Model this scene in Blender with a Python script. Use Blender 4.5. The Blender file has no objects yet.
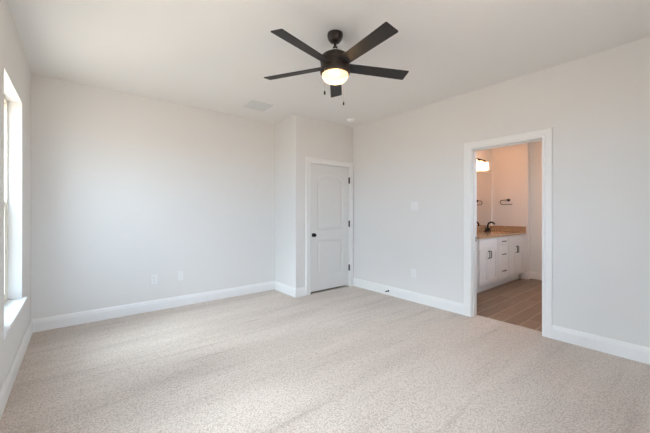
import bpy, bmesh, math, random
from mathutils import Vector, Matrix

random.seed(7)
S = bpy.context.scene
COL = S.collection
PI = math.pi

# ------------------------------------------------------------------ camera
cam_d = bpy.data.cameras.new('camera')
cam = bpy.data.objects.new('camera', cam_d)
COL.objects.link(cam)
cam_d.sensor_width = 36.0
cam_d.lens = 307.38 * 36.0 / 650.0
cam_d.shift_y = -4.28 / 650.0
cam_d.clip_start = 0.02
cam.location = (0, 0, 1.2724)
cam.rotation_euler = (PI / 2, 0, -0.6786)
S.camera = cam

# ------------------------------------------------------------------ world: overcast bright sky over a dull ground
W = bpy.data.worlds.new('sky')
S.world = W
W.use_nodes = True
wt = W.node_tree
wt.nodes.clear()
w_out = wt.nodes.new('ShaderNodeOutputWorld')
w_bg = wt.nodes.new('ShaderNodeBackground')
w_tc = wt.nodes.new('ShaderNodeTexCoord')
w_sep = wt.nodes.new('ShaderNodeSeparateXYZ')
w_ramp = wt.nodes.new('ShaderNodeValToRGB')
w_map = wt.nodes.new('ShaderNodeMapRange')
w_map.inputs['From Min'].default_value = -1
w_map.inputs['From Max'].default_value = 1
wt.links.new(w_tc.outputs['Generated'], w_sep.inputs[0])
wt.links.new(w_sep.outputs['Z'], w_map.inputs['Value'])
wt.links.new(w_map.outputs[0], w_ramp.inputs[0])
cr = w_ramp.color_ramp
cr.elements[0].position = 0.0
cr.elements[0].color = (0.48, 0.43, 0.39, 1)
cr.elements[1].position = 1.0
cr.elements[1].color = (0.60, 0.78, 1.0, 1)
for pos, c in ((0.47, (0.50, 0.45, 0.41, 1)), (0.51, (0.64, 0.80, 1.0, 1)), (0.62, (0.64, 0.80, 1.0, 1))):
    e = cr.elements.new(pos)
    e.color = c
wt.links.new(w_ramp.outputs[0], w_bg.inputs[0])
w_bg.inputs[1].default_value = 5.0
wt.links.new(w_bg.outputs[0], w_out.inputs[0])

# the bright, hazy part of the sky the windows face: a very wide soft sun
sun_d = bpy.data.lights.new('hazy_sun', 'SUN')
sun_d.angle = math.radians(42)
sun_d.energy = 4.4
sun_d.color = (0.76, 0.88, 1.0)
sun = bpy.data.objects.new('hazy_sun', sun_d)
sun.rotation_euler = Vector((1.0, 0.05, -0.80)).to_track_quat('-Z', 'Y').to_euler()
COL.objects.link(sun)

S.view_settings.view_transform = 'Standard'
S.view_settings.look = 'None'
S.view_settings.gamma = 1
S.view_settings.use_curve_mapping = False
S.view_settings.exposure = 1.65
S.cycles.max_bounces = 14
S.cycles.diffuse_bounces = 9
S.cycles.glossy_bounces = 4
S.cycles.transparent_max_bounces = 12
S.cycles.sample_clamp_indirect = 6
S.cycles.use_denoising = True
S.cycles.caustics_reflective = False
S.cycles.caustics_refractive = False


def portal(name, loc, rot, sx, sy):
    L = bpy.data.lights.new(name, 'AREA')
    L.shape = 'RECTANGLE'
    L.size = sx
    L.size_y = sy
    L.cycles.is_portal = True
    o = bpy.data.objects.new(name, L)
    o.location = loc
    o.rotation_euler = rot
    COL.objects.link(o)
    return o


# ------------------------------------------------------------------ room dimensions (metres)
H = 2.74
XL, XR = -0.381, 3.734          # window wall, bathroom wall
YB, YC, XJ = 4.480, 3.849, 2.544  # back wall, closet wall, jog
YF = -0.70                      # wall behind the camera
T = 0.13
WZ0, WZ1 = 0.51, 2.240          # window opening heights
WINS = [(2.95, 3.81), (1.23, 2.09)]
DY0, DY1, DZ = 1.064, 1.792, 2.035   # bathroom doorway opening
CX0, CX1, CZ = 2.811, 3.632, 2.035   # closet door opening
BX0 = XR + T                    # bathroom
BXE, BXE2 = 6.645, 6.785
BYM, BYC, BYS = 2.765, 2.125, 0.30
portal('window_portal', (XL - 0.22, 3.38, 1.38), (0, -PI / 2, 0), 1.80, 0.92)
portal('window_portal', (XL - 0.22, 1.66, 1.38), (0, -PI / 2, 0), 1.80, 0.92)


# ------------------------------------------------------------------ materials
def mat(name, col, rough=0.6, metal=0.0, spec=0.5, noise=None, bump=None, emit=None):
    m = bpy.data.materials.new(name)
    m.use_nodes = True
    nt = m.node_tree
    b = nt.nodes['Principled BSDF']
    b.inputs['Base Color'].default_value = (*col, 1)
    b.inputs['Roughness'].default_value = rough
    b.inputs['Metallic'].default_value = metal
    b.inputs['Specular IOR Level'].default_value = spec
    tc = nt.nodes.new('ShaderNodeTexCoord')
    if noise:
        sc, amt = noise
        n = nt.nodes.new('ShaderNodeTexNoise')
        n.inputs['Scale'].default_value = sc
        n.inputs['Detail'].default_value = 4
        nt.links.new(tc.outputs['Object'], n.inputs['Vector'])
        mx = nt.nodes.new('ShaderNodeMix')
        mx.data_type = 'RGBA'
        mx.inputs['A'].default_value = (*[c * (1 - amt) for c in col], 1)
        mx.inputs['B'].default_value = (*[min(1, c * (1 + amt)) for c in col], 1)
        nt.links.new(n.outputs['Fac'], mx.inputs['Factor'])
        nt.links.new(mx.outputs['Result'], b.inputs['Base Color'])
    if bump:
        sc, st, dist = bump
        n = nt.nodes.new('ShaderNodeTexNoise')
        n.inputs['Scale'].default_value = sc
        n.inputs['Detail'].default_value = 3
        nt.links.new(tc.outputs['Object'], n.inputs['Vector'])
        bp = nt.nodes.new('ShaderNodeBump')
        bp.inputs['Strength'].default_value = st
        bp.inputs['Distance'].default_value = dist
        nt.links.new(n.outputs['Fac'], bp.inputs['Height'])
        nt.links.new(bp.outputs['Normal'], b.inputs['Normal'])
    if emit:
        c, st = emit
        b.inputs['Emission Color'].default_value = (*c, 1)
        b.inputs['Emission Strength'].default_value = st
    return m


M = {}
M['wall'] = mat('wall_paint', (0.70, 0.688, 0.670), 0.75, spec=0.25, noise=(3, 0.012), bump=(220, 0.06, 0.002))
M['ceil'] = mat('ceiling_paint', (0.80, 0.79, 0.77), 0.85, spec=0.2, noise=(2.5, 0.012), bump=(160, 0.10, 0.003))
M['trim'] = mat('trim_paint', (0.765, 0.76, 0.75), 0.42, spec=0.4, noise=(8, 0.01))
M['door'] = mat('door_paint', (0.70, 0.69, 0.675), 0.42, spec=0.4, noise=(30, 0.012), bump=(90, 0.05, 0.001))
M['vinyl'] = mat('window_vinyl', (0.72, 0.69, 0.60), 0.45, noise=(10, 0.02))
M['plate'] = mat('white_plastic', (0.74, 0.74, 0.735), 0.35, noise=(20, 0.01))
M['detector'] = mat('bright_plastic', (0.88, 0.88, 0.87), 0.3, noise=(20, 0.01))
M['slot'] = mat('dark_slot', (0.10, 0.10, 0.10), 0.6, noise=(20, 0.05))
M['bronze'] = mat('oil_rubbed_bronze', (0.010, 0.008, 0.007), 0.5, metal=0.0, spec=0.25, noise=(30, 0.25))
M['fanmetal'] = mat('fan_bronze', (0.022, 0.013, 0.009), 0.38, metal=0.15, noise=(25, 0.2))
M['chrome'] = mat('bright_steel', (0.75, 0.72, 0.68), 0.2, metal=1.0, noise=(25, 0.05))
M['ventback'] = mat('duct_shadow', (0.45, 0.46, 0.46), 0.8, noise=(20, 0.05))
M['ventslat'] = mat('vent_slat', (0.66, 0.68, 0.67), 0.5, noise=(20, 0.02))
M['ventframe'] = mat('vent_frame', (0.68, 0.675, 0.66), 0.5, noise=(20, 0.02))
M['cabinet'] = mat('cabinet_paint', (0.66, 0.64, 0.62), 0.45, noise=(15, 0.015))
M['toe'] = mat('toe_kick', (0.16, 0.13, 0.11), 0.7, noise=(15, 0.1))
M['porcelain'] = mat('porcelain', (0.78, 0.74, 0.66), 0.12, noise=(10, 0.01))
M['rubber'] = mat('rubber_tip', (0.05, 0.05, 0.05), 0.7, noise=(30, 0.1))


def blade_material():
    m = mat('dark_wood_blade', (0.05, 0.045, 0.042), 0.5, spec=0.35)
    nt = m.node_tree
    b = nt.nodes['Principled BSDF']
    tc = nt.nodes['Texture Coordinate']
    mp = nt.nodes.new('ShaderNodeMapping')
    mp.inputs['Scale'].default_value = (3, 60, 60)
    nt.links.new(tc.outputs['Object'], mp.inputs[0])
    n = nt.nodes.new('ShaderNodeTexNoise')
    n.inputs['Scale'].default_value = 1.5
    n.inputs['Detail'].default_value = 5
    nt.links.new(mp.outputs[0], n.inputs['Vector'])
    r = nt.nodes.new('ShaderNodeValToRGB')
    r.color_ramp.elements[0].position = 0.3
    r.color_ramp.elements[0].color = (0.014, 0.0135, 0.014, 1)
    r.color_ramp.elements[1].position = 0.75
    r.color_ramp.elements[1].color = (0.028, 0.027, 0.028, 1)
    nt.links.new(n.outputs['Fac'], r.inputs[0])
    nt.links.new(r.outputs[0], b.inputs['Base Color'])
    return m


M['blade'] = blade_material()


def carpet_material():
    m = mat('cut_pile_carpet', (0.5, 0.43, 0.37), 0.95, spec=0.1)
    nt = m.node_tree
    b = nt.nodes['Principled BSDF']
    tc = nt.nodes['Texture Coordinate']
    b.inputs['Sheen Weight'].default_value = 0.25
    b.inputs['Sheen Roughness'].default_value = 0.5
    fine = nt.nodes.new('ShaderNodeTexNoise')
    fine.inputs['Scale'].default_value = 110
    fine.inputs['Detail'].default_value = 4
    fine.inputs['Roughness'].default_value = 0.65
    nt.links.new(tc.outputs['Object'], fine.inputs['Vector'])
    tuft = nt.nodes.new('ShaderNodeTexVoronoi')
    tuft.inputs['Scale'].default_value = 95
    nt.links.new(tc.outputs['Object'], tuft.inputs['Vector'])
    mixf = nt.nodes.new('ShaderNodeMath')
    mixf.operation = 'MULTIPLY_ADD'
    mixf.inputs[1].default_value = -0.42
    nt.links.new(tuft.outputs['Distance'], mixf.inputs[0])
    addf = nt.nodes.new('ShaderNodeMath')
    addf.operation = 'ADD'
    addf.inputs[1].default_value = 0.18
    nt.links.new(fine.outputs['Fac'], addf.inputs[0])
    nt.links.new(addf.outputs[0], mixf.inputs[2])
    ramp = nt.nodes.new('ShaderNodeValToRGB')
    ramp.color_ramp.elements[0].position = 0.30
    ramp.color_ramp.elements[0].color = (0.40, 0.325, 0.27, 1)
    ramp.color_ramp.elements[1].position = 0.70
    ramp.color_ramp.elements[1].color = (0.66, 0.565, 0.49, 1)
    nt.links.new(mixf.outputs[0], ramp.inputs[0])
    # vacuum tracks: the lean of the pile, long strokes along x and a few across
    mp = nt.nodes.new('ShaderNodeMapping')
    mp.inputs['Scale'].default_value = (0.35, 1.9, 1)
    mp.inputs['Rotation'].default_value = (0, 0, math.radians(-6))
    nt.links.new(tc.outputs['Object'], mp.inputs[0])
    st = nt.nodes.new('ShaderNodeTexNoise')
    st.inputs['Scale'].default_value = 1.6
    st.inputs['Detail'].default_value = 3
    nt.links.new(mp.outputs[0], st.inputs['Vector'])
    sr = nt.nodes.new('ShaderNodeValToRGB')
    sr.color_ramp.elements[0].position = 0.40
    sr.color_ramp.elements[0].color = (0.93, 0.92, 0.91, 1)
    sr.color_ramp.elements[1].position = 0.56
    sr.color_ramp.elements[1].color = (1.04, 1.04, 1.04, 1)
    nt.links.new(st.outputs['Fac'], sr.inputs[0])
    # thin brushed lines left by the vacuum head
    mp3 = nt.nodes.new('ShaderNodeMapping')
    mp3.inputs['Scale'].default_value = (0.5, 8.0, 1)
    mp3.inputs['Rotation'].default_value = (0, 0, math.radians(-5))
    nt.links.new(tc.outputs['Object'], mp3.inputs[0])
    ln = nt.nodes.new('ShaderNodeTexNoise')
    ln.inputs['Scale'].default_value = 1.7
    ln.inputs['Detail'].default_value = 2
    nt.links.new(mp3.outputs[0], ln.inputs['Vector'])
    lr = nt.nodes.new('ShaderNodeValToRGB')
    lr.color_ramp.elements[0].position = 0.30
    lr.color_ramp.elements[0].color = (0.88, 0.87, 0.86, 1)
    lr.color_ramp.elements[1].position = 0.42
    lr.color_ramp.elements[1].color = (1, 1, 1, 1)
    nt.links.new(ln.outputs['Fac'], lr.inputs[0])
    m0 = nt.nodes.new('ShaderNodeMix')
    m0.data_type = 'RGBA'
    m0.blend_type = 'MULTIPLY'
    m0.inputs['Factor'].default_value = 1
    nt.links.new(ramp.outputs[0], m0.inputs['A'])
    nt.links.new(lr.outputs[0], m0.inputs['B'])
    mx = nt.nodes.new('ShaderNodeMix')
    mx.data_type = 'RGBA'
    mx.blend_type = 'MULTIPLY'
    mx.inputs['Factor'].default_value = 1
    nt.links.new(m0.outputs['Result'], mx.inputs['A'])
    nt.links.new(sr.outputs[0], mx.inputs['B'])
    nt.links.new(mx.outputs['Result'], b.inputs['Base Color'])
    bp = nt.nodes.new('ShaderNodeBump')
    bp.inputs['Strength'].default_value = 0.35
    bp.inputs['Distance'].default_value = 0.012
    nt.links.new(mixf.outputs[0], bp.inputs['Height'])
    nt.links.new(bp.outputs['Normal'], b.inputs['Normal'])
    return m


M['carpet'] = carpet_material()


def tile_material():
    m = mat('wood_look_tile', (0.3, 0.2, 0.13), 0.38, spec=0.4)
    nt = m.node_tree
    b = nt.nodes['Principled BSDF']
    tc = nt.nodes['Texture Coordinate']
    mp = nt.nodes.new('ShaderNodeMapping')
    mp.inputs['Location'].default_value = (0.35, 0.0, 0)
    nt.links.new(tc.outputs['Object'], mp.inputs[0])
    br = nt.nodes.new('ShaderNodeTexBrick')
    br.inputs['Scale'].default_value = 1
    br.inputs['Brick Width'].default_value = 0.90
    br.inputs['Row Height'].default_value = 0.165
    br.inputs['Mortar Size'].default_value = 0.0035
    br.inputs['Mortar Smooth'].default_value = 0.1
    br.inputs['Color1'].default_value = (0.165, 0.108, 0.074, 1)
    br.inputs['Color2'].default_value = (0.225, 0.150, 0.103, 1)
    br.inputs['Mortar'].default_value = (0.42, 0.34, 0.27, 1)
    br.offset = 0.36
    nt.links.new(mp.outputs[0], br.inputs['Vector'])
    mp2 = nt.nodes.new('ShaderNodeMapping')
    mp2.inputs['Scale'].default_value = (2, 30, 1)
    nt.links.new(tc.outputs['Object'], mp2.inputs[0])
    n = nt.nodes.new('ShaderNodeTexNoise')
    n.inputs['Scale'].default_value = 1.5
    n.inputs['Detail'].default_value = 5
    nt.links.new(mp2.outputs[0], n.inputs['Vector'])
    r = nt.nodes.new('ShaderNodeValToRGB')
    r.color_ramp.elements[0].position = 0.3
    r.color_ramp.elements[0].color = (0.78, 0.78, 0.80, 1)
    r.color_ramp.elements[1].position = 0.7
    r.color_ramp.elements[1].color = (1.15, 1.12, 1.08, 1)
    nt.links.new(n.outputs['Fac'], r.inputs[0])
    mx = nt.nodes.new('ShaderNodeMix')
    mx.data_type = 'RGBA'
    mx.blend_type = 'MULTIPLY'
    mx.inputs['Factor'].default_value = 1
    nt.links.new(br.outputs['Color'], mx.inputs['A'])
    nt.links.new(r.outputs[0], mx.inputs['B'])
    nt.links.new(mx.outputs['Result'], b.inputs['Base Color'])
    bp = nt.nodes.new('ShaderNodeBump')
    bp.inputs['Strength'].default_value = 0.4
    bp.inputs['Distance'].default_value = 0.002
    bp.invert = True
    nt.links.new(br.outputs['Fac'], bp.inputs['Height'])
    nt.links.new(bp.outputs['Normal'], b.inputs['Normal'])
    return m


M['tile'] = tile_material()


def granite_material():
    m = mat('tan_granite', (0.4, 0.27, 0.17), 0.18, spec=0.5)
    nt = m.node_tree
    b = nt.nodes['Principled BSDF']
    tc = nt.nodes['Texture Coordinate']
    n = nt.nodes.new('ShaderNodeTexNoise')
    n.inputs['Scale'].default_value = 70
    n.inputs['Detail'].default_value = 6
    n.inputs['Roughness'].default_value = 0.75
    nt.links.new(tc.outputs['Object'], n.inputs['Vector'])
    r = nt.nodes.new('ShaderNodeValToRGB')
    es = r.color_ramp.elements
    es[0].position = 0.28
    es[0].color = (0.12, 0.075, 0.045, 1)
    es[1].position = 0.75
    es[1].color = (0.62, 0.46, 0.31, 1)
    e = es.new(0.48)
    e.color = (0.38, 0.245, 0.145, 1)
    nt.links.new(n.outputs['Fac'], r.inputs[0])
    nt.links.new(r.outputs[0], b.inputs['Base Color'])
    return m


M['granite'] = granite_material()


def glass_material(name, tint, gloss=0.06):
    m = bpy.data.materials.new(name)
    m.use_nodes = True
    nt = m.node_tree
    nt.nodes.clear()
    out = nt.nodes.new('ShaderNodeOutputMaterial')
    tr = nt.nodes.new('ShaderNodeBsdfTransparent')
    tr.inputs[0].default_value = (*tint, 1)
    gl = nt.nodes.new('ShaderNodeBsdfGlossy')
    gl.inputs['Roughness'].default_value = 0.02
    mx = nt.nodes.new('ShaderNodeMixShader')
    mx.inputs[0].default_value = gloss
    nt.links.new(tr.outputs[0], mx.inputs[1])
    nt.links.new(gl.outputs[0], mx.inputs[2])
    nt.links.new(mx.outputs[0], out.inputs[0])
    return m


M['glass'] = glass_material('window_glass', (0.95, 0.97, 0.96))
M['screen'] = glass_material('insect_screen', (0.62, 0.63, 0.63), 0.0)


def mirror_material():
    m = mat('mirror_silver', (0.88, 0.87, 0.84), 0.02, metal=1.0)
    return m


M['mirror'] = mirror_material()
M['bowl'] = mat('lit_frosted_bowl', (0.85, 0.75, 0.6), 0.35, emit=((1.0, 0.62, 0.30), 0.30))


def translucent_bowl(m):
    nt = m.node_tree
    b = nt.nodes['Principled BSDF']
    out = nt.nodes['Material Output']
    tr = nt.nodes.new('ShaderNodeBsdfTransparent')
    tr.inputs[0].default_value = (1.0, 0.86, 0.66, 1)
    mx = nt.nodes.new('ShaderNodeMixShader')
    mx.inputs[0].default_value = 0.30
    nt.links.new(b.outputs[0], mx.inputs[1])
    nt.links.new(tr.outputs[0], mx.inputs[2])
    nt.links.new(mx.outputs[0], out.inputs[0])


translucent_bowl(M['bowl'])
M['shade'] = mat('lit_frosted_shade', (0.9, 0.8, 0.7), 0.4, emit=((1.0, 0.42, 0.17), 4.2))


# ------------------------------------------------------------------ mesh helpers
def box(bm, a, b, bevel=0.0):
    a, b = Vector(a), Vector(b)
    lo = Vector((min(a.x, b.x), min(a.y, b.y), min(a.z, b.z)))
    hi = Vector((max(a.x, b.x), max(a.y, b.y), max(a.z, b.z)))
    r = bmesh.ops.create_cube(bm, size=1.0)
    vs = r['verts']
    for v in vs:
        v.co = Vector((lo[i] + (v.co[i] + 0.5) * (hi[i] - lo[i]) for i in range(3)))
    if bevel > 0:
        es = list({e for v in vs for e in v.link_edges})
        bmesh.ops.bevel(bm, geom=es, offset=bevel, segments=2, profile=0.5, affect='EDGES')


def lathe(bm, prof, center=(0, 0, 0), axis='Z', n=32):
    """revolve (r, h) pairs around an axis through center"""
    c = Vector(center)

    def P(r, h, a):
        x, y = r * math.cos(a), r * math.sin(a)
        if axis == 'Z':
            return c + Vector((x, y, h))
        if axis == 'Y':
            return c + Vector((x, h, y))
        return c + Vector((h, x, y))
    rings = []
    for r, h in prof:
        if r < 1e-6:
            rings.append([bm.verts.new(P(0, h, 0))])
        else:
            rings.append([bm.verts.new(P(r, h, 2 * PI * k / n)) for k in range(n)])
    for A, B in zip(rings, rings[1:]):
        for k in range(n):
            k2 = (k + 1) % n
            if len(A) == 1 and len(B) == 1:
                continue
            if len(A) == 1:
                bm.faces.new((A[0], B[k], B[k2]))
            elif len(B) == 1:
                bm.faces.new((A[k], B[0], A[k2]))
            else:
                bm.faces.new((A[k], B[k], B[k2], A[k2]))
    for R in (rings[0], rings[-1]):
        if len(R) > 1:
            bm.faces.new(R)


def tube(bm, pts, r, n=10):
    pts = [Vector(p) for p in pts]
    rad = r if isinstance(r, (list, tuple)) else [r] * len(pts)
    rings = []
    up = None
    for i, p in enumerate(pts):
        t = (pts[min(i + 1, len(pts) - 1)] - pts[max(i - 1, 0)]).normalized()
        if up is None:
            up = Vector((0, 0, 1)) if abs(t.z) < 0.9 else Vector((1, 0, 0))
        s = t.cross(up).normalized()
        up = s.cross(t).normalized()
        rings.append([bm.verts.new(p + rad[i] * (math.cos(2 * PI * k / n) * s + math.sin(2 * PI * k / n) * up)) for k in range(n)])
    for A, B in zip(rings, rings[1:]):
        for k in range(n):
            bm.faces.new((A[k], A[(k + 1) % n], B[(k + 1) % n], B[k]))
    bm.faces.new(rings[0])
    bm.faces.new(rings[-1])


def obj(name, bm, m, parent=None, smooth=False, angle=35):
    bmesh.ops.recalc_face_normals(bm, faces=bm.faces)
    me = bpy.data.meshes.new(name)
    bm.to_mesh(me)
    bm.free()
    me.materials.append(m)
    if smooth:
        for p in me.polygons:
            p.use_smooth = True
        me.set_sharp_from_angle(angle=math.radians(angle))
    o = bpy.data.objects.new(name, me)
    COL.objects.link(o)
    if parent:
        o.parent = parent
    return o


def new():
    return bmesh.new()


def struct(o):
    o['kind'] = 'structure'
    return o


def empty(name, loc, rot=(0, 0, 0)):
    o = bpy.data.objects.new(name, None)
    o.empty_display_size = 0.1
    o.location = loc
    o.rotation_euler = rot
    COL.objects.link(o)
    return o


def tag(o, label, cat, group=None):
    o['label'] = label
    o['category'] = cat
    if group:
        o['group'] = group
    return o


def slab_with_holes(bm, axis, a0, a1, u0, u1, z0, z1, holes):
    """wall perpendicular to axis ('X' or 'Y') between a0 and a1, spanning u and z, holes = (u0, u1, z0, z1)"""
    us = sorted({u0, u1, *[h[0] for h in holes], *[h[1] for h in holes]})
    zs = sorted({z0, z1, *[h[2] for h in holes], *[h[3] for h in holes]})
    inside = lambda u, z: any(h[0] < u < h[1] and h[2] < z < h[3] for h in holes)
    solid = {}
    for i in range(len(us) - 1):
        for j in range(len(zs) - 1):
            solid[i, j] = not inside((us[i] + us[i + 1]) / 2, (zs[j] + zs[j + 1]) / 2)
    V = {}

    def v(i, j, k):
        if (i, j, k) not in V:
            a = (a0, a1)[k]
            V[i, j, k] = bm.verts.new((a, us[i], zs[j]) if axis == 'X' else (us[i], a, zs[j]))
        return V[i, j, k]
    for (i, j), s in solid.items():
        if not s:
            continue
        for k in (0, 1):
            bm.faces.new([v(i, j, k), v(i + 1, j, k), v(i + 1, j + 1, k), v(i, j + 1, k)])
        for (di, dj, e) in ((-1, 0, ((0, 0), (0, 1))), (1, 0, ((1, 0), (1, 1))), (0, -1, ((0, 0), (1, 0))), (0, 1, ((0, 1), (1, 1)))):
            if not solid.get((i + di, j + dj), False):
                (p, q) = e
                bm.faces.new([v(i + p[0], j + p[1], 0), v(i + q[0], j + q[1], 0), v(i + q[0], j + q[1], 1), v(i + p[0], j + p[1], 1)])


def casing(bm, s0, s1, top, F, prof):
    """mitred frame of profile (w outward, t off the wall) round an opening; F(s, z, t) -> point"""
    rings = []
    for w, t in prof:
        rings.append([bm.verts.new(F(s, z, t)) for s, z in ((s0 - w, 0), (s0 - w, top + w), (s1 + w, top + w), (s1 + w, 0))])
    n = len(rings)
    for i in range(n):
        A, B = rings[i], rings[(i + 1) % n]
        for k in range(3):
            bm.faces.new((A[k], A[k + 1], B[k + 1], B[k]))
    bm.faces.new([r[0] for r in rings])
    bm.faces.new([r[3] for r in rings])


def run(bm, p0, n0, p1, n1, prof):
    """profile (t, z) swept from p0 to p1; n = how far a unit of t moves at that end (mitre)"""
    A = [bm.verts.new((p0[0] + n0[0] * t, p0[1] + n0[1] * t, z)) for t, z in prof]
    B = [bm.verts.new((p1[0] + n1[0] * t, p1[1] + n1[1] * t, z)) for t, z in prof]
    n = len(prof)
    for i in range(n):
        j = (i + 1) % n
        bm.faces.new((A[i], A[j], B[j], B[i]))
    bm.faces.new(A)
    bm.faces.new(B)


# ------------------------------------------------------------------ room shell
bm = new(); box(bm, (XL - 0.16, YF - T, -0.12), (XR + 0.12, YB + T, 0.0)); struct(obj('floor', bm, M['carpet']))
bm = new(); box(bm, (XR + 0.12, BYS - T, -0.12), (BXE2 + T, BYM + T, 0.0)); struct(obj('floor_bathroom', bm, M['tile']))
bm = new(); box(bm, (XL - 0.16, YF - T, H), (BXE2 + T, YB + T, H + 0.12)); struct(obj('ceiling', bm, M['ceil']))
bm = new(); slab_with_holes(bm, 'X', XL - 0.16, XL, YF - T, YB + T, 0, H, [(a, b, WZ0, WZ1) for a, b in WINS]); struct(obj('wall_left', bm, M['wall']))
bm = new(); box(bm, (XL, YB, 0), (XJ + T, YB + T, H)); struct(obj('wall_back', bm, M['wall']))
bm = new(); box(bm, (XJ, YC + T, 0), (XJ + T, YB, H)); struct(obj('wall_jog', bm, M['wall']))
bm = new(); slab_with_holes(bm, 'Y', YC, YC + T, XJ, XR + T, 0, H, [(CX0 - 0.019, CX1 + 0.019, -0.001, CZ + 0.019)])
struct(obj('wall_closet', bm, M['wall']))
bm = new(); slab_with_holes(bm, 'X', XR, XR + T, YF - T, YC, 0, H, [(DY0 - 0.019, DY1 + 0.019, -0.001, DZ + 0.019)])
struct(obj('wall_right', bm, M['wall']))
bm = new(); slab_with_holes(bm, 'Y', YF - T, YF, XL, XR, 0, H, [(0.50, 1.55, 0.90, 2.24)]); struct(obj('wall_front', bm, M['wall']))  # unseen opening added behind the camera to let in fill light
portal('window_portal', (1.025, YF - T - 0.05, 1.57), (PI / 2, 0, PI), 1.05, 1.34)  # portal over the added fill opening
# closet behind the closed door
bm = new(); box(bm, (XJ + T, YB - 0.02, 0), (XR, YB + T, H)); struct(obj('wall_closet_back', bm, M['wall']))
bm = new(); box(bm, (XR, YC + T, 0), (XR + T, YB + T, H)); struct(obj('wall_closet_side', bm, M['wall']))
# bathroom
bm = new(); box(bm, (BX0, BYM, 0), (BXE2 + T, BYM + T, H)); struct(obj('wall_bathroom_mirror', bm, M['wall']))
bm = new(); box(bm, (BXE, BYC, 0), (BXE2 + T, BYM, H)); struct(obj('wall_bathroom_end', bm, M['wall']))
bm = new(); box(bm, (BXE2, BYS - T, 0), (BXE2 + T, BYC, H)); struct(obj('wall_bathroom_far', bm, M['wall']))
bm = new(); slab_with_holes(bm, 'Y', BYS - T, BYS, BX0, BXE2, 0, H, [(4.6, 5.4, 1.35, 2.1)]); struct(obj('wall_bathroom_south', bm, M['wall']))
bl_d = bpy.data.lights.new('bathroom_fill_light', 'AREA')  # unseen fill lamp added to brighten the vanity side, no fixture
bl_d.shape = 'DISK'
bl_d.size = 0.32
bl_d.energy = 5.0
bl_d.color = (1.0, 0.76, 0.58)
bl_o = bpy.data.objects.new('bathroom_fill_light', bl_d)
bl_o.location = (5.3, 1.15, H - 0.03)
COL.objects.link(bl_o)
portal('bathroom_window_portal', (5.0, BYS - T - 0.05, 1.725), (PI / 2, 0, PI), 0.8, 0.75)

# ------------------------------------------------------------------ baseboards
BB = [(0, 0), (0.015, 0), (0.015, 0.098), (0.0125, 0.104), (0.0125, 0.112), (0.009, 0.124), (0.006, 0.134), (0, 0.136)]


def baseboard(name, segs):
    bm = new()
    for s in segs:
        run(bm, *s, BB)
    return struct(obj(name, bm, M['trim']))


baseboard('baseboard_left', [((XL, YF), (1, 1), (XL, YB), (1, -1))])
baseboard('baseboard_back', [((XL, YB), (1, -1), (XJ, YB), (-1, -1))])
baseboard('baseboard_jog', [((XJ, YB), (-1, -1), (XJ, YC), (-1, -1))])
baseboard('baseboard_closet', [((XJ, YC), (-1, -1), (CX0 - 0.089, YC), (0, -1))])
baseboard('baseboard_right', [((XR, YC - 0.019), (-1, 0), (XR, DY1 + 0.091), (-1, 0)), ((XR, DY0 - 0.091), (-1, 0), (XR, YF), (-1, 1))])
baseboard('baseboard_front', [((XL, YF), (1, 1), (XR, YF), (-1, 1))])
baseboard('baseboard_bathroom', [((BXE, BYC), (-1, -1), (BXE, 2.235), (-1, 0)),
                                 ((BXE, BYC), (-1, -1), (BXE2, BYC), (-1, -1)), ((BXE2, BYC), (-1, -1), (BXE2, BYS), (-1, 1))])

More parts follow.
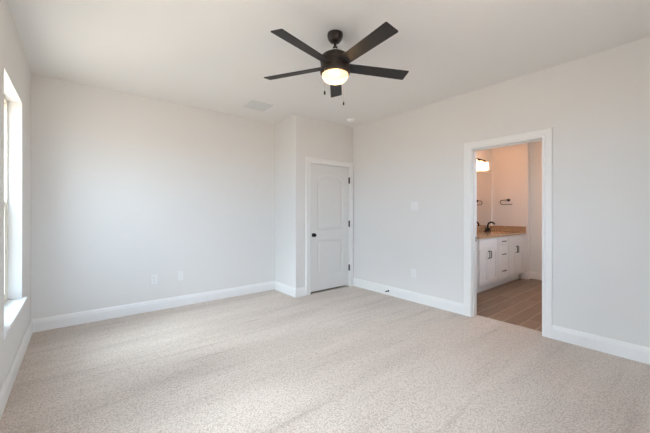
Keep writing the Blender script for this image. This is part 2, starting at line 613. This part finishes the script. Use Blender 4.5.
# ------------------------------------------------------------------ windows
for wi, (y0, y1) in enumerate(WINS):
    w = struct(empty('window_%d' % (wi + 1), (XL - 0.09, (y0 + y1) / 2, WZ0)))
    P = lambda x, y, z: (x - (XL - 0.09), y - (y0 + y1) / 2, z - WZ0)
    xf0, xf1 = XL - 0.160, XL - 0.088

    def bx(bm, a, b, bev=0.002):
        box(bm, P(*a), P(*b), bev)
    f = 0.036
    bm = new()
    bx(bm, (xf0, y0, WZ0), (xf1, y0 + f, WZ1)); bx(bm, (xf0, y1 - f, WZ0), (xf1, y1, WZ1))
    bx(bm, (xf0, y0 + f, WZ0), (xf1, y1 - f, WZ0 + f)); bx(bm, (xf0, y0 + f, WZ1 - f), (xf1, y1 - f, WZ1))
    obj('window_frame', bm, M['vinyl'], w)
    zm = 1.345
    for nm, xa, za, zb in (('upper_sash', xf0 + 0.006, zm - 0.02, WZ1 - f), ('lower_sash', xf0 + 0.036, WZ0 + f, zm + 0.02)):
        ya, yb, s = y0 + f, y1 - f, 0.034
        bm = new()
        bx(bm, (xa, ya, za), (xa + 0.028, ya + s, zb)); bx(bm, (xa, yb - s, za), (xa + 0.028, yb, zb))
        bx(bm, (xa, ya + s, za), (xa + 0.028, yb - s, za + s)); bx(bm, (xa, ya + s, zb - s), (xa + 0.028, yb - s, zb))
        so = obj(nm, bm, M['vinyl'], w)
        bm = new()
        box(bm, P(xa + 0.012, ya + s - 0.004, za + s - 0.004), P(xa + 0.017, yb - s + 0.004, zb - s + 0.004))
        obj('pane', bm, M['glass'], so)
    bm = new()
    bx(bm, (xf0 + 0.064, (y0 + y1) / 2 - 0.03, zm + 0.02), (xf0 + 0.084, (y0 + y1) / 2 + 0.03, zm + 0.034), 0.003)
    obj('sash_lock', bm, M['vinyl'], w)
    bm = new()
    box(bm, P(xf0 - 0.004, y0 + f, WZ0 + f), P(xf0 - 0.002, y1 - f, zm))
    obj('insect_screen', bm, M['screen'], w)
    # stool with horns and the apron below it
    bm = new()
    bx(bm, (xf1 - 0.002, y0, WZ0 - 0.019), (XL, y1, WZ0 + 0.001), 0.001)
    bx(bm, (XL, y0 - 0.03, WZ0 - 0.019), (XL + 0.034, y1 + 0.035, WZ0 + 0.001), 0.005)
    obj('window_stool', bm, M['trim'], w)
    bm = new()
    run(bm, P(XL, y0 - 0.02, 0)[:2], (1, 0), P(XL, y1 + 0.025, 0)[:2], (1, 0),
        [(0, -0.019), (0.020, -0.019), (0.020, -0.030), (0.013, -0.038), (0.011, -0.075), (0.006, -0.085), (0, -0.087)])
    obj('window_apron', bm, M['trim'], w)

# ------------------------------------------------------------------ closet door (two panels, arched top panel)
d1 = struct(empty('door_1', ((CX0 + CX1) / 2, YC, 0)))
dx = (CX0 + CX1) / 2


def D(s, z, t):                       # wall coordinates -> local
    return Vector((s - dx, -t, z))


CAS = [(0, 0), (0, 0.011), (0.006, 0.014), (0.020, 0.0145), (0.028, 0.012), (0.034, 0.015), (0.075, 0.018), (0.084, 0.018), (0.088, 0.014), (0.088, 0)]
bm = new(); casing(bm, CX0 - 0.001, CX1 + 0.001, CZ, D, CAS); obj('door_casing', bm, M['trim'], d1)
bm = new()
for a, b in (((CX0 - 0.019, 0), (CX0, CZ)), ((CX1, 0), (CX1 + 0.019, CZ)), ((CX0 - 0.019, CZ), (CX1 + 0.019, CZ + 0.019))):
    box(bm, D(a[0], a[1], 0), D(b[0], b[1], -T))
box(bm, D(CX0, 0, -0.042), D(CX0 + 0.012, CZ, -0.075)); box(bm, D(CX1 - 0.012, 0, -0.042), D(CX1, CZ, -0.075))
box(bm, D(CX0, CZ - 0.012, -0.042), D(CX1, CZ, -0.075))
obj('door_jamb', bm, M['trim'], d1)


def offset_poly(pts, d):
    n = len(pts)
    out = []
    for i in range(n):
        p0, p1, p2 = Vector(pts[i - 1]), Vector(pts[i]), Vector(pts[(i + 1) % n])
        e1, e2 = (p1 - p0).normalized(), (p2 - p1).normalized()
        n1, n2 = Vector((-e1.y, e1.x)), Vector((-e2.y, e2.x))
        m = n1 + n2
        m = m / max(0.3, m.dot(n1)) if m.length > 1e-6 else n1
        out.append((p1.x + m.x * d, p1.y + m.y * d))
    return out


def panelled_slab(bm, x0, x1, z0, z1, panels, F, thick, steps):
    """flat slab whose face carries moulded panels; steps = (inset, depth)"""
    outer = [bm.verts.new(F(x, z, 0)) for x, z in ((x0, z0), (x1, z0), (x1, z1), (x0, z1))]
    edges = [bm.edges.new((outer[i], outer[(i + 1) % 4])) for i in range(4)]
    for pts in panels:
        prev = [bm.verts.new(F(x, z, 0)) for x, z in pts]
        n = len(prev)
        edges += [bm.edges.new((prev[i], prev[(i + 1) % n])) for i in range(n)]
        for ins, dep in steps:
            cur = [bm.verts.new(F(x, z, -dep)) for x, z in offset_poly(pts, ins)]
            for i in range(n):
                bm.faces.new((prev[i], prev[(i + 1) % n], cur[(i + 1) % n], cur[i]))
            prev = cur
        bm.faces.new(prev)
    bmesh.ops.triangle_fill(bm, edges=edges, use_beauty=True)
    back = [bm.verts.new(F(x, z, -thick)) for x, z in ((x0, z0), (x1, z0), (x1, z1), (x0, z1))]
    for i in range(4):
        bm.faces.new((outer[i], outer[(i + 1) % 4], back[(i + 1) % 4], back[i]))
    bm.faces.new(back)


def rect(x0, x1, z0, z1):
    return [(x0, z0), (x1, z0), (x1, z1), (x0, z1)]


px0, px1 = 2.951, 3.497
arch = [(px0, 0.985), (px1, 0.985), (px1, 1.800)]
N = 20
for i in range(1, N):                      # cambered top, springing on small shoulders
    u = i / N
    arch.append((px1 + (px0 - px1) * u, 1.800 + 0.090 * math.sin(PI * u) ** 0.85))
arch.append((px0, 1.800))
bm = new()
panelled_slab(bm, CX0 + 0.003, CX1 - 0.003, 0.032, CZ - 0.004, [arch, rect(px0, px1, 0.245, 0.830)],
              lambda s, z, t: D(s, z, t - 0.004), 0.035,
              [(0.006, 0.003), (0.014, 0.0085), (0.024, 0.0095), (0.034, 0.0085), (0.052, 0.003), (0.058, 0.0025)])
leaf = obj('door_leaf', bm, M['door'], d1)
leaf['label'] = 'white two panel door leaf with an arched upper panel'
bm = new()
kz = 0.916
lathe(bm, [(0, 0.0), (0.031, 0.0), (0.031, -0.004), (0.026, -0.008), (0.012, -0.011), (0.011, -0.020), (0.019, -0.025), (0.027, -0.033), (0.029, -0.041), (0.025, -0.050), (0.013, -0.055), (0, -0.056)],
      D(2.872, kz, -0.004), 'Y', 24)
ko = obj('door_knob', bm, M['bronze'], d1, smooth=True)
ko['label'] = 'dark bronze round door knob'
for hz in (1.815, 1.075, 0.325):
    bm = new()
    box(bm, D(CX1 - 0.014, hz - 0.050, 0.0), D(CX1 + 0.014, hz + 0.050, 0.005), 0.001)
    lathe(bm, [(0, -0.056), (0.004, -0.056), (0.009, -0.050), (0.009, 0.050), (0.004, 0.056), (0, 0.056)], D(CX1 + 0.0, hz, 0.012), 'Z', 12)
    h = obj('hinge', bm, M['bronze'], d1, smooth=True)
    h['label'] = 'dark bronze butt hinge'

# ------------------------------------------------------------------ bathroom doorway
d2 = struct(empty('door_2', (XR, (DY0 + DY1) / 2, 0)))
dy = (DY0 + DY1) / 2


def E2(s, z, t):
    return Vector((-t, s - dy, z))


bm = new(); casing(bm, DY0 - 0.003, DY1 + 0.003, DZ + 0.003, E2, CAS); obj('door_casing', bm, M['trim'], d2)
bm = new(); casing(bm, DY0 - 0.003, DY1 + 0.003, DZ + 0.003, lambda s, z, t: E2(s, z, -T - t), CAS); obj('door_casing', bm, M['trim'], d2)
bm = new()
for a, b in (((DY0 - 0.019, 0), (DY0, DZ)), ((DY1, 0), (DY1 + 0.019, DZ)), ((DY0 - 0.019, DZ), (DY1 + 0.019, DZ + 0.019))):
    box(bm, E2(a[0], a[1], 0), E2(b[0], b[1], -T))
box(bm, E2(DY1 - 0.011, 0, -0.045), E2(DY1, DZ, -0.082)); box(bm, E2(DY0, 0, -0.045), E2(DY0 + 0.011, DZ, -0.082))
box(bm, E2(DY0, DZ - 0.011, -0.045), E2(DY1, DZ, -0.082))
obj('door_jamb', bm, M['trim'], d2)
bm = new()
box(bm, E2(DY1 - 0.0015, 0.905, -0.092), E2(DY1 + 0.001, 0.968, -0.124))
so = obj('strike_plate', bm, M['bronze'], d2)
so['label'] = 'dark bronze strike plate'

# ------------------------------------------------------------------ ceiling fan
FX, FY = 1.653, 1.917
fan = tag(empty('ceiling_fan', (FX, FY, H)), 'dark bronze five blade ceiling fan with glowing frosted bowl light', 'ceiling fan')
bm = new()
lathe(bm, [(0, 0), (0.062, 0), (0.064, -0.010), (0.063, -0.026), (0.056, -0.048), (0.042, -0.066), (0.026, -0.076), (0.016, -0.079), (0, -0.079)], n=40)
obj('canopy', bm, M['fanmetal'], fan, smooth=True)
bm = new(); lathe(bm, [(0, -0.070), (0.0115, -0.070), (0.0115, -0.160), (0, -0.160)], n=20); obj('downrod', bm, M['fanmetal'], fan, smooth=True)
bm = new()
lathe(bm, [(0, -0.104), (0.012, -0.104), (0.019, -0.109), (0.021, -0.117), (0.019, -0.124), (0, -0.124)], n=24)
lathe(bm, [(0, -0.132), (0.019, -0.132), (0.021, -0.138), (0.023, -0.156), (0, -0.156)], n=24)
obj('rod_coupling', bm, M['fanmetal'], fan, smooth=True)
bm = new(); lathe(bm, [(0, -0.124), (0.0175, -0.124), (0.0175, -0.132), (0, -0.132)], n=24)
c = obj('coupling_ring', bm, M['chrome'], fan, smooth=True); c['label'] = 'bright metal ring'
bm = new()
lathe(bm, [(0, -0.157), (0.034, -0.157), (0.068, -0.164), (0.098, -0.177), (0.116, -0.192), (0.1225, -0.212), (0.1225, -0.236), (0.119, -0.240), (0, -0.240)], n=56)
obj('motor_housing', bm, M['fanmetal'], fan, smooth=True, angle=50)
bm = new()
lathe(bm, [(0, -0.296), (0.119, -0.296), (0.1225, -0.300), (0.1225, -0.322), (0.118, -0.334), (0.109, -0.338), (0, -0.338)], n=56)
lathe(bm, [(0.095, -0.239), (0.119, -0.240), (0.120, -0.297), (0.095, -0.297)], n=56)
obj('light_fitter', bm, M['fanmetal'], fan, smooth=True)
bm = new()
pr = [(0.1075, -0.336)]
for i in range(1, 13):
    a = PI / 2 * i / 12
    pr.append((0.1075 * math.cos(a) if i < 12 else 0, -0.336 - 0.072 * math.sin(a)))
lathe(bm, [(0, -0.336)] + pr, n=56)
b = obj('light_bowl', bm, M['bowl'], fan, smooth=True); b['label'] = 'lit frosted glass bowl'
bl = bpy.data.lights.new('bulb_light', 'POINT')
bl.energy = 12.0
bl.color = (1.0, 0.70, 0.40)
bl.shadow_soft_size = 0.04
bo = bpy.data.objects.new('bulb_light', bl)
COL.objects.link(bo)
bo.parent = fan
bo.location = (0, 0, -0.358)
PITCH = math.radians(13)
blade_mesh = None
for k in range(5):
    ang = math.radians(48.2 + 72 * k)
    if blade_mesh is None:
        bm = new()
        r0, r1, w0, w1 = 0.085, 0.648, 0.049, 0.0585
        outline = []
        for (x, y) in ((r0, -w0), (r1 - 0.006, -w1), (r1, -w1 + 0.006), (r1, w1 - 0.006), (r1 - 0.006, w1), (r0, w0)):
            outline.append((x, y))
        lo = [bm.verts.new((x, y, -0.003)) for x, y in outline]
        hi = [bm.verts.new((x, y, 0.003)) for x, y in outline]
        bm.faces.new(lo); bm.faces.new(hi)
        for i in range(len(lo)):
            j = (i + 1) % len(lo)
            bm.faces.new((lo[i], lo[j], hi[j], hi[i]))
        ob = obj('fan_blade', bm, M['blade'], fan)
        blade_mesh = ob.data
    else:
        ob = bpy.data.objects.new('fan_blade', blade_mesh)
        COL.objects.link(ob)
        ob.parent = fan
    ob.matrix_local = Matrix.Translation((0, 0, -0.268)) @ Matrix.Rotation(ang, 4, 'Z') @ Matrix.Rotation(-PITCH, 4, 'X')
for (cx, cy, z1) in ((-0.1135, -0.0250, -0.512), (0.106, 0.030, -0.520)):
    bm = new()
    tube(bm, [(cx * 0.98, cy * 0.98, -0.318), (cx * 1.12, cy * 1.12, -0.322), (cx * 1.18, cy * 1.18, -0.335), (cx * 1.18, cy * 1.18, z1)], 0.0011, 6)
    ch = obj('pull_chain', bm, M['chrome'], fan)
    bm = new()
    lathe(bm, [(0, 0.0), (0.003, 0.0), (0.0065, -0.008), (0.0075, -0.022), (0.005, -0.030), (0, -0.032)], (cx * 1.18, cy * 1.18, z1 + 0.001), n=14)
    p = obj('chain_pendant', bm, M['fanmetal'], ch, smooth=True)

# ------------------------------------------------------------------ ceiling vent and smoke detector
vent = tag(empty('ceiling_vent', (1.948, 3.885, H)), 'square white air supply vent with two louvred halves in ceiling', 'vent')
hw, hy = 0.150, 0.155
bm = new()
box(bm, (-hw, -hy, -0.008), (-hw + 0.028, hy, 0)); box(bm, (hw - 0.028, -hy, -0.008), (hw, hy, 0))
box(bm, (-hw + 0.028, -hy, -0.008), (hw - 0.028, -hy + 0.028, 0)); box(bm, (-hw + 0.028, hy - 0.028, -0.008), (hw - 0.028, hy, 0))
box(bm, (-0.008, -hy + 0.028, -0.008), (0.008, hy - 0.028, 0))
obj('vent_frame', bm, M['ventframe'], vent)
bm = new(); box(bm, (-hw + 0.028, -hy + 0.028, -0.0015), (hw - 0.028, hy - 0.028, 0)); obj('vent_backing', bm, M['ventback'], vent)
for sgn in (-1, 1):
    bm = new()
    for i in range(9):
        y = -hy + 0.040 + i * (2 * hy - 0.080) / 8
        a, b_ = (0.008, hw - 0.028) if sgn > 0 else (-hw + 0.028, -0.008)
        vs = [bm.verts.new(q) for q in ((a, y - 0.010, -0.002), (b_, y - 0.010, -0.002), (b_, y + 0.010, -0.008), (a, y + 0.010, -0.008))]
        vt = [bm.verts.new(v.co + Vector((0, 0, 0.0012))) for v in vs]
        bm.faces.new(vs); bm.faces.new(vt)
        for q in range(4):
            bm.faces.new((vs[q], vs[(q + 1) % 4], vt[(q + 1) % 4], vt[q]))
    obj('louvre_bank', bm, M['ventslat'], vent)

sm = tag(empty('smoke_detector', (3.372, 3.530, H)), 'small round white smoke detector on ceiling near closet door corner', 'smoke detector')
bm = new(); lathe(bm, [(0, 0), (0.066, 0), (0.066, -0.008), (0.062, -0.010), (0, -0.010)], n=36); obj('detector_base', bm, M['detector'], sm, smooth=True)
bm = new(); lathe(bm, [(0, -0.010), (0.056, -0.010), (0.056, -0.020), (0.050, -0.028), (0.040, -0.034), (0.018, -0.036), (0, -0.036)], n=36)
obj('detector_cover', bm, M['detector'], sm, smooth=True)


# ------------------------------------------------------------------ wall plates
def plate(name, loc, rotz, w, h, kind):
    """local frame: plate lies in XZ, front faces -Y"""
    e = empty(name, loc, (0, 0, rotz))
    bm = new(); box(bm, (-w / 2, -0.0065, -h / 2), (w / 2, 0, h / 2), 0.002); obj('cover_plate', bm, M['plate'], e)
    if kind == 'outlet':
        for z in (-0.020, 0.020):
            bm = new()
            box(bm, (-0.0165, -0.0085, z - 0.0145), (0.0165, -0.006, z + 0.0145), 0.001)
            r = obj('receptacle', bm, M['plate'], e)
            bm = new()
            box(bm, (-0.0075, -0.0088, z - 0.002), (-0.0055, -0.0080, z + 0.007)); box(bm, (0.0055, -0.0088, z - 0.001), (0.0075, -0.0080, z + 0.006))
            lathe(bm, [(0, -0.0088), (0.0022, -0.0088), (0.0022, -0.0080), (0, -0.0080)], (0, 0, z - 0.008), 'Y', 10)
            obj('slot', bm, M['slot'], r)
    elif kind == 'switch':
        for x in (-0.023, 0.023):
            bm = new()
            box(bm, (x - 0.0165, -0.0082, -0.033), (x + 0.0165, -0.006, 0.033), 0.001)
            obj('rocker_switch', bm, M['plate'], e)
    else:
        bm = new()
        box(bm, (-0.012, -0.0080, -0.010), (0.012, -0.006, 0.010), 0.001)
        obj('jack', bm, M['plate'], e)
    return e


tag(plate('wall_outlet', (0.774, YB, 0.405), 0, 0.074, 0.120, 'outlet'), 'white duplex outlet on the grey back wall, the one nearer the window', 'outlet', 'wall plates')
tag(plate('wall_jack_plate', (1.087, YB, 0.405), 0, 0.074, 0.120, 'jack'), 'white jack plate on the grey back wall, the one nearer the closet', 'wall plate', 'wall plates')
tag(plate('wall_outlet', (XR, 2.618, 0.402), -PI / 2, 0.074, 0.120, 'outlet'), 'white outlet low on the wall between closet and bathroom doorway', 'outlet', 'wall plates')
tag(plate('light_switch', (XR, 2.600, 1.358), -PI / 2, 0.118, 0.120, 'switch'), 'white double rocker light switch on the wall left of bathroom doorway', 'light switch', 'wall plates')

# ------------------------------------------------------------------ door stop on the baseboard
ds = tag(empty('door_stop', (XR - 0.015, 3.06, 0.066)), 'small dark bronze door stop sticking out of the white baseboard', 'door stop')
bm = new(); lathe(bm, [(0, 0), (0.014, 0), (0.014, -0.004), (0.008, -0.010), (0, -0.010)], axis='X', n=18); obj('base', bm, M['bronze'], ds, smooth=True)
bm = new()
pts = [(-0.006 - 0.050 * i / 120, 0.0058 * math.cos(i * 2 * PI * 11 / 120), 0.0058 * math.sin(i * 2 * PI * 11 / 120)) for i in range(121)]
tube(bm, pts, 0.0017, 6); obj('spring', bm, M['bronze'], ds, smooth=True)
bm = new(); lathe(bm, [(0, -0.054), (0.007, -0.054), (0.0085, -0.058), (0.0085, -0.070), (0.006, -0.074), (0, -0.074)], axis='X', n=16); obj('tip', bm, M['rubber'], ds, smooth=True)

# ------------------------------------------------------------------ bathroom vanity
VX0, VX1, VY, VB = 4.740, 6.570, 2.185, BYM
ZT = 0.865
van = tag(empty('vanity_cabinet', ((VX0 + VX1) / 2, VY, 0)), 'white shaker double vanity cabinet under granite top seen through the doorway', 'cabinet')
vo = Vector(((VX0 + VX1) / 2, VY, 0))


def V(x, y, z):
    return Vector((x, y, z)) - vo


bm = new()
yb_, zt_ = VB - 0.002, ZT - 0.001
box(bm, V(VX0, VY, 0.115), V(VX1, VY + 0.02, zt_)); box(bm, V(VX0, yb_ - 0.012, 0.115), V(VX1, yb_, zt_))
box(bm, V(VX0, VY + 0.02, 0.115), V(VX0 + 0.018, yb_ - 0.012, zt_)); box(bm, V(VX1 - 0.018, VY + 0.02, 0.115), V(VX1, yb_ - 0.012, zt_))
box(bm, V(VX0 + 0.018, VY + 0.02, 0.115), V(VX1 - 0.018, yb_ - 0.012, 0.133))
box(bm, V(VX1, VY, 0.115), V(BXE - 0.001, VY + 0.02, ZT - 0.001))
obj('cabinet_body', bm, M['cabinet'], van)
bm = new(); box(bm, V(VX0 + 0.01, VY + 0.075, 0.0), V(BXE - 0.017, VB - 0.002, 0.115)); k = obj('toe_kick', bm, M['cabinet'], van)


def front(name, x0, x1, z0, z1, rail, handle=None):
    bm = new()
    F = lambda s, z, t: V(s, VY - 0.019 - t, z)
    if rail:
        panelled_slab(bm, x0, x1, z0, z1, [rect(x0 + rail, x1 - rail, z0 + rail, z1 - rail)], F, 0.019, [(0.0015, 0.010)])
    else:
        box(bm, F(x0, z0, 0), F(x1, z1, -0.019), 0.0025)
    o = obj(name, bm, M['cabinet'], van)
    if handle:
        hx, hz, vert = handle
        bm = new()
        L = 0.055
        a, b_ = ((0, 0, -L), (0, 0, L)) if vert else ((-L, 0, 0), (L, 0, 0))
        base = F(hx, hz, 0)
        a, b_ = base + Vector(a), base + Vector(b_)
        off = Vector((0, -0.028, 0))
        dirv = (b_ - a).normalized()
        tube(bm, [a + Vector((0, 0.001, 0)), a + off * 0.7, a + off + dirv * 0.010, b_ + off - dirv * 0.010, b_ + off * 0.7, b_ + Vector((0, 0.001, 0))],
             [0.0075, 0.0065, 0.0065, 0.0065, 0.0065, 0.0075], 8)
        h = obj('pull_handle', bm, M['bronze'], o, smooth=True)
        h['label'] = 'dark bronze bar pull'
    return o


g = 0.008
for (a, b_) in ((4.765, 5.415), (5.885, 6.550)):
    front('false_drawer_front', a, b_, 0.715, 0.845, 0)
    m_ = (a + b_) / 2
    front('cabinet_door', a, m_ - g / 2, 0.150, 0.700, 0.055, (m_ - 0.030, 0.600, True))
    front('cabinet_door', m_ + g / 2, b_, 0.150, 0.700, 0.055, (m_ + 0.030, 0.600, True))
for (z0, z1) in ((0.715, 0.845), (0.425, 0.700), (0.150, 0.410)):
    front('drawer', 5.440, 5.862, z0, z1, 0, (5.651, (z0 + z1) / 2, False))

# countertop with sink cut-out
SX, SY = 6.218, 2.430
ct = tag(empty('vanity_countertop', (SX, SY, ZT)), 'tan speckled granite countertop with backsplash on the bathroom vanity', 'countertop')
bm = new()
x0, x1, y0, y1 = VX0 - 0.02 - SX, BXE - 0.0015 - SX, VY - 0.035 - SY, VB - 0.0015 - SY
N = 40
el = [(0.215 * math.cos(2 * PI * i / N), 0.160 * math.sin(2 * PI * i / N)) for i in range(N)]
for zz in (0.0, 0.032):
    o_ = [bm.verts.new((x, y, zz)) for x, y in ((x0, y0), (x1, y0), (x1, y1), (x0, y1))]
    i_ = [bm.verts.new((x, y, zz)) for x, y in el]
    es = [bm.edges.new((o_[i], o_[(i + 1) % 4])) for i in range(4)] + [bm.edges.new((i_[i], i_[(i + 1) % N])) for i in range(N)]
    bmesh.ops.triangle_fill(bm, edges=es, use_beauty=True)
    if zz == 0.0:
        po, pi_ = o_, i_
for i in range(4):
    bm.faces.new((po[i], po[(i + 1) % 4], o_[(i + 1) % 4], o_[i]))
for i in range(N):
    bm.faces.new((pi_[i], pi_[(i + 1) % N], i_[(i + 1) % N], i_[i]))
obj('slab', bm, M['granite'], ct)
bm = new(); box(bm, (x0, y1 - 0.020, 0.032), (x1 - 0.020, y1, 0.135), 0.002); obj('backsplash', bm, M['granite'], ct)
bm = new(); box(bm, (x1 - 0.020, y0, 0.032), (x1, y1, 0.135), 0.002); obj('side_splash', bm, M['granite'], ct)

bm = new()
rings = []
for f_, z in ((1.04, 0.0), (0.97, 0.0), (0.93, -0.04), (0.82, -0.09), (0.55, -0.125), (0.15, -0.135)):
    rings.append([bm.verts.new((x * f_, y * f_, z)) for x, y in el])
for A, B in zip(rings, rings[1:]):
    for i in range(N):
        bm.faces.new((A[i], A[(i + 1) % N], B[(i + 1) % N], B[i]))
bm.faces.new(rings[-1])
sk = obj('sink_bowl', bm, M['porcelain'], ct, smooth=True)
sk['label'] = 'off white oval undermount sink bowl'

FS = 1.3
fa = tag(empty('faucet', (SX + 0.02, 2.675, ZT + 0.033)), 'dark bronze two handle faucet with curved spout beside the mirror', 'faucet')
bm = new()
box(bm, (-0.080, -0.026, 0), (0.080, 0.026, 0.014), 0.006)
obj('base', bm, M['bronze'], fa, smooth=True)
bm = new()
sp = [(0, 0, 0.010), (0, 0, 0.085)]
for i in range(1, 10):
    a = PI * i / 10 * 0.95
    sp.append((0, -0.058 * (1 - math.cos(a)), 0.085 + 0.055 * math.sin(a)))
tube(bm, sp, [0.017] + [0.0135] * (len(sp) - 2) + [0.012], 14)
obj('spout', bm, M['bronze'], fa, smooth=True)
for s in (-1, 1):
    bm = new()
    lathe(bm, [(0, 0.010), (0.020, 0.010), (0.020, 0.020), (0.013, 0.035), (0.013, 0.050), (0, 0.052)], (s * 0.056, 0, 0), n=18)
    tube(bm, [(s * 0.056, 0, 0.044), (s * 0.085, -0.010, 0.056), (s * 0.115, -0.014, 0.064)], [0.008, 0.007, 0.006], 10)
    obj('lever_handle', bm, M['bronze'], fa, smooth=True)

fa.scale = (FS, 1.15, FS)

# mirror
bm = new(); box(bm, (VX0, BYM - 0.003, ZT + 0.136), (6.600, BYM, 2.070))
mi = obj('wall_mirror', bm, M['mirror'])
tag(mi, 'large frameless wall mirror above the bathroom countertop', 'mirror')

# vanity light: bar with frosted shades
vl = tag(empty('vanity_light', (5.77, BYM, 2.27)), 'dark bronze bath light bar with glowing white glass shades above mirror', 'wall light')
bm = new(); box(bm, (-0.40, -0.022, -0.035), (0.40, 0, 0.035), 0.005); obj('back_plate', bm, M['bronze'], vl)
for i in range(4):
    x = -0.330 + i * 0.220
    bm = new()
    tube(bm, [(x, -0.015, 0), (x, -0.060, 0.006), (x, -0.085, 0.002), (x, -0.090, -0.030)], 0.009, 10)
    lathe(bm, [(0, -0.010), (0.018, -0.010), (0.034, -0.026), (0.036, -0.046), (0, -0.046)], (x, -0.090, 0), n=20)
    obj('socket_arm', bm, M['bronze'], vl, smooth=True)
    bm = new()
    lathe(bm, [(0, -0.046), (0.062, -0.046), (0.066, -0.052), (0.072, -0.180), (0.066, -0.186), (0, -0.184)], (x, -0.090, 0), n=28)
    s_ = obj('glass_shade', bm, M['shade'], vl, smooth=True)
    s_['label'] = 'glowing frosted glass shade'

# towel ring on the end wall
tr = tag(empty('towel_ring', (BXE, 2.452, 1.512)), 'dark bronze open towel ring on the wall beside the vanity mirror', 'towel ring')
bm = new()
lathe(bm, [(0, 0), (0.027, 0), (0.027, -0.006), (0.016, -0.012), (0.012, -0.020), (0.012, -0.052), (0.017, -0.056), (0.017, -0.070), (0, -0.072)], axis='X', n=20)
obj('post', bm, M['bronze'], tr, smooth=True)
bm = new()
r_ = 0.043
pts = [(-0.060, 0.0, 0.0), (-0.060, 0.05, 0.0), (-0.060, 0.090, 0.0)]
for i in range(1, 12):
    a = PI * i / 12
    pts.append((-0.060, 0.090 + r_ * math.sin(a), -r_ + r_ * math.cos(a)))
pts += [(-0.060, 0.090, -2 * r_), (-0.060, 0.0, -2 * r_), (-0.060, -0.085, -2 * r_)]
tube(bm, pts, 0.0062, 10)
obj('ring', bm, M['bronze'], tr, smooth=True)
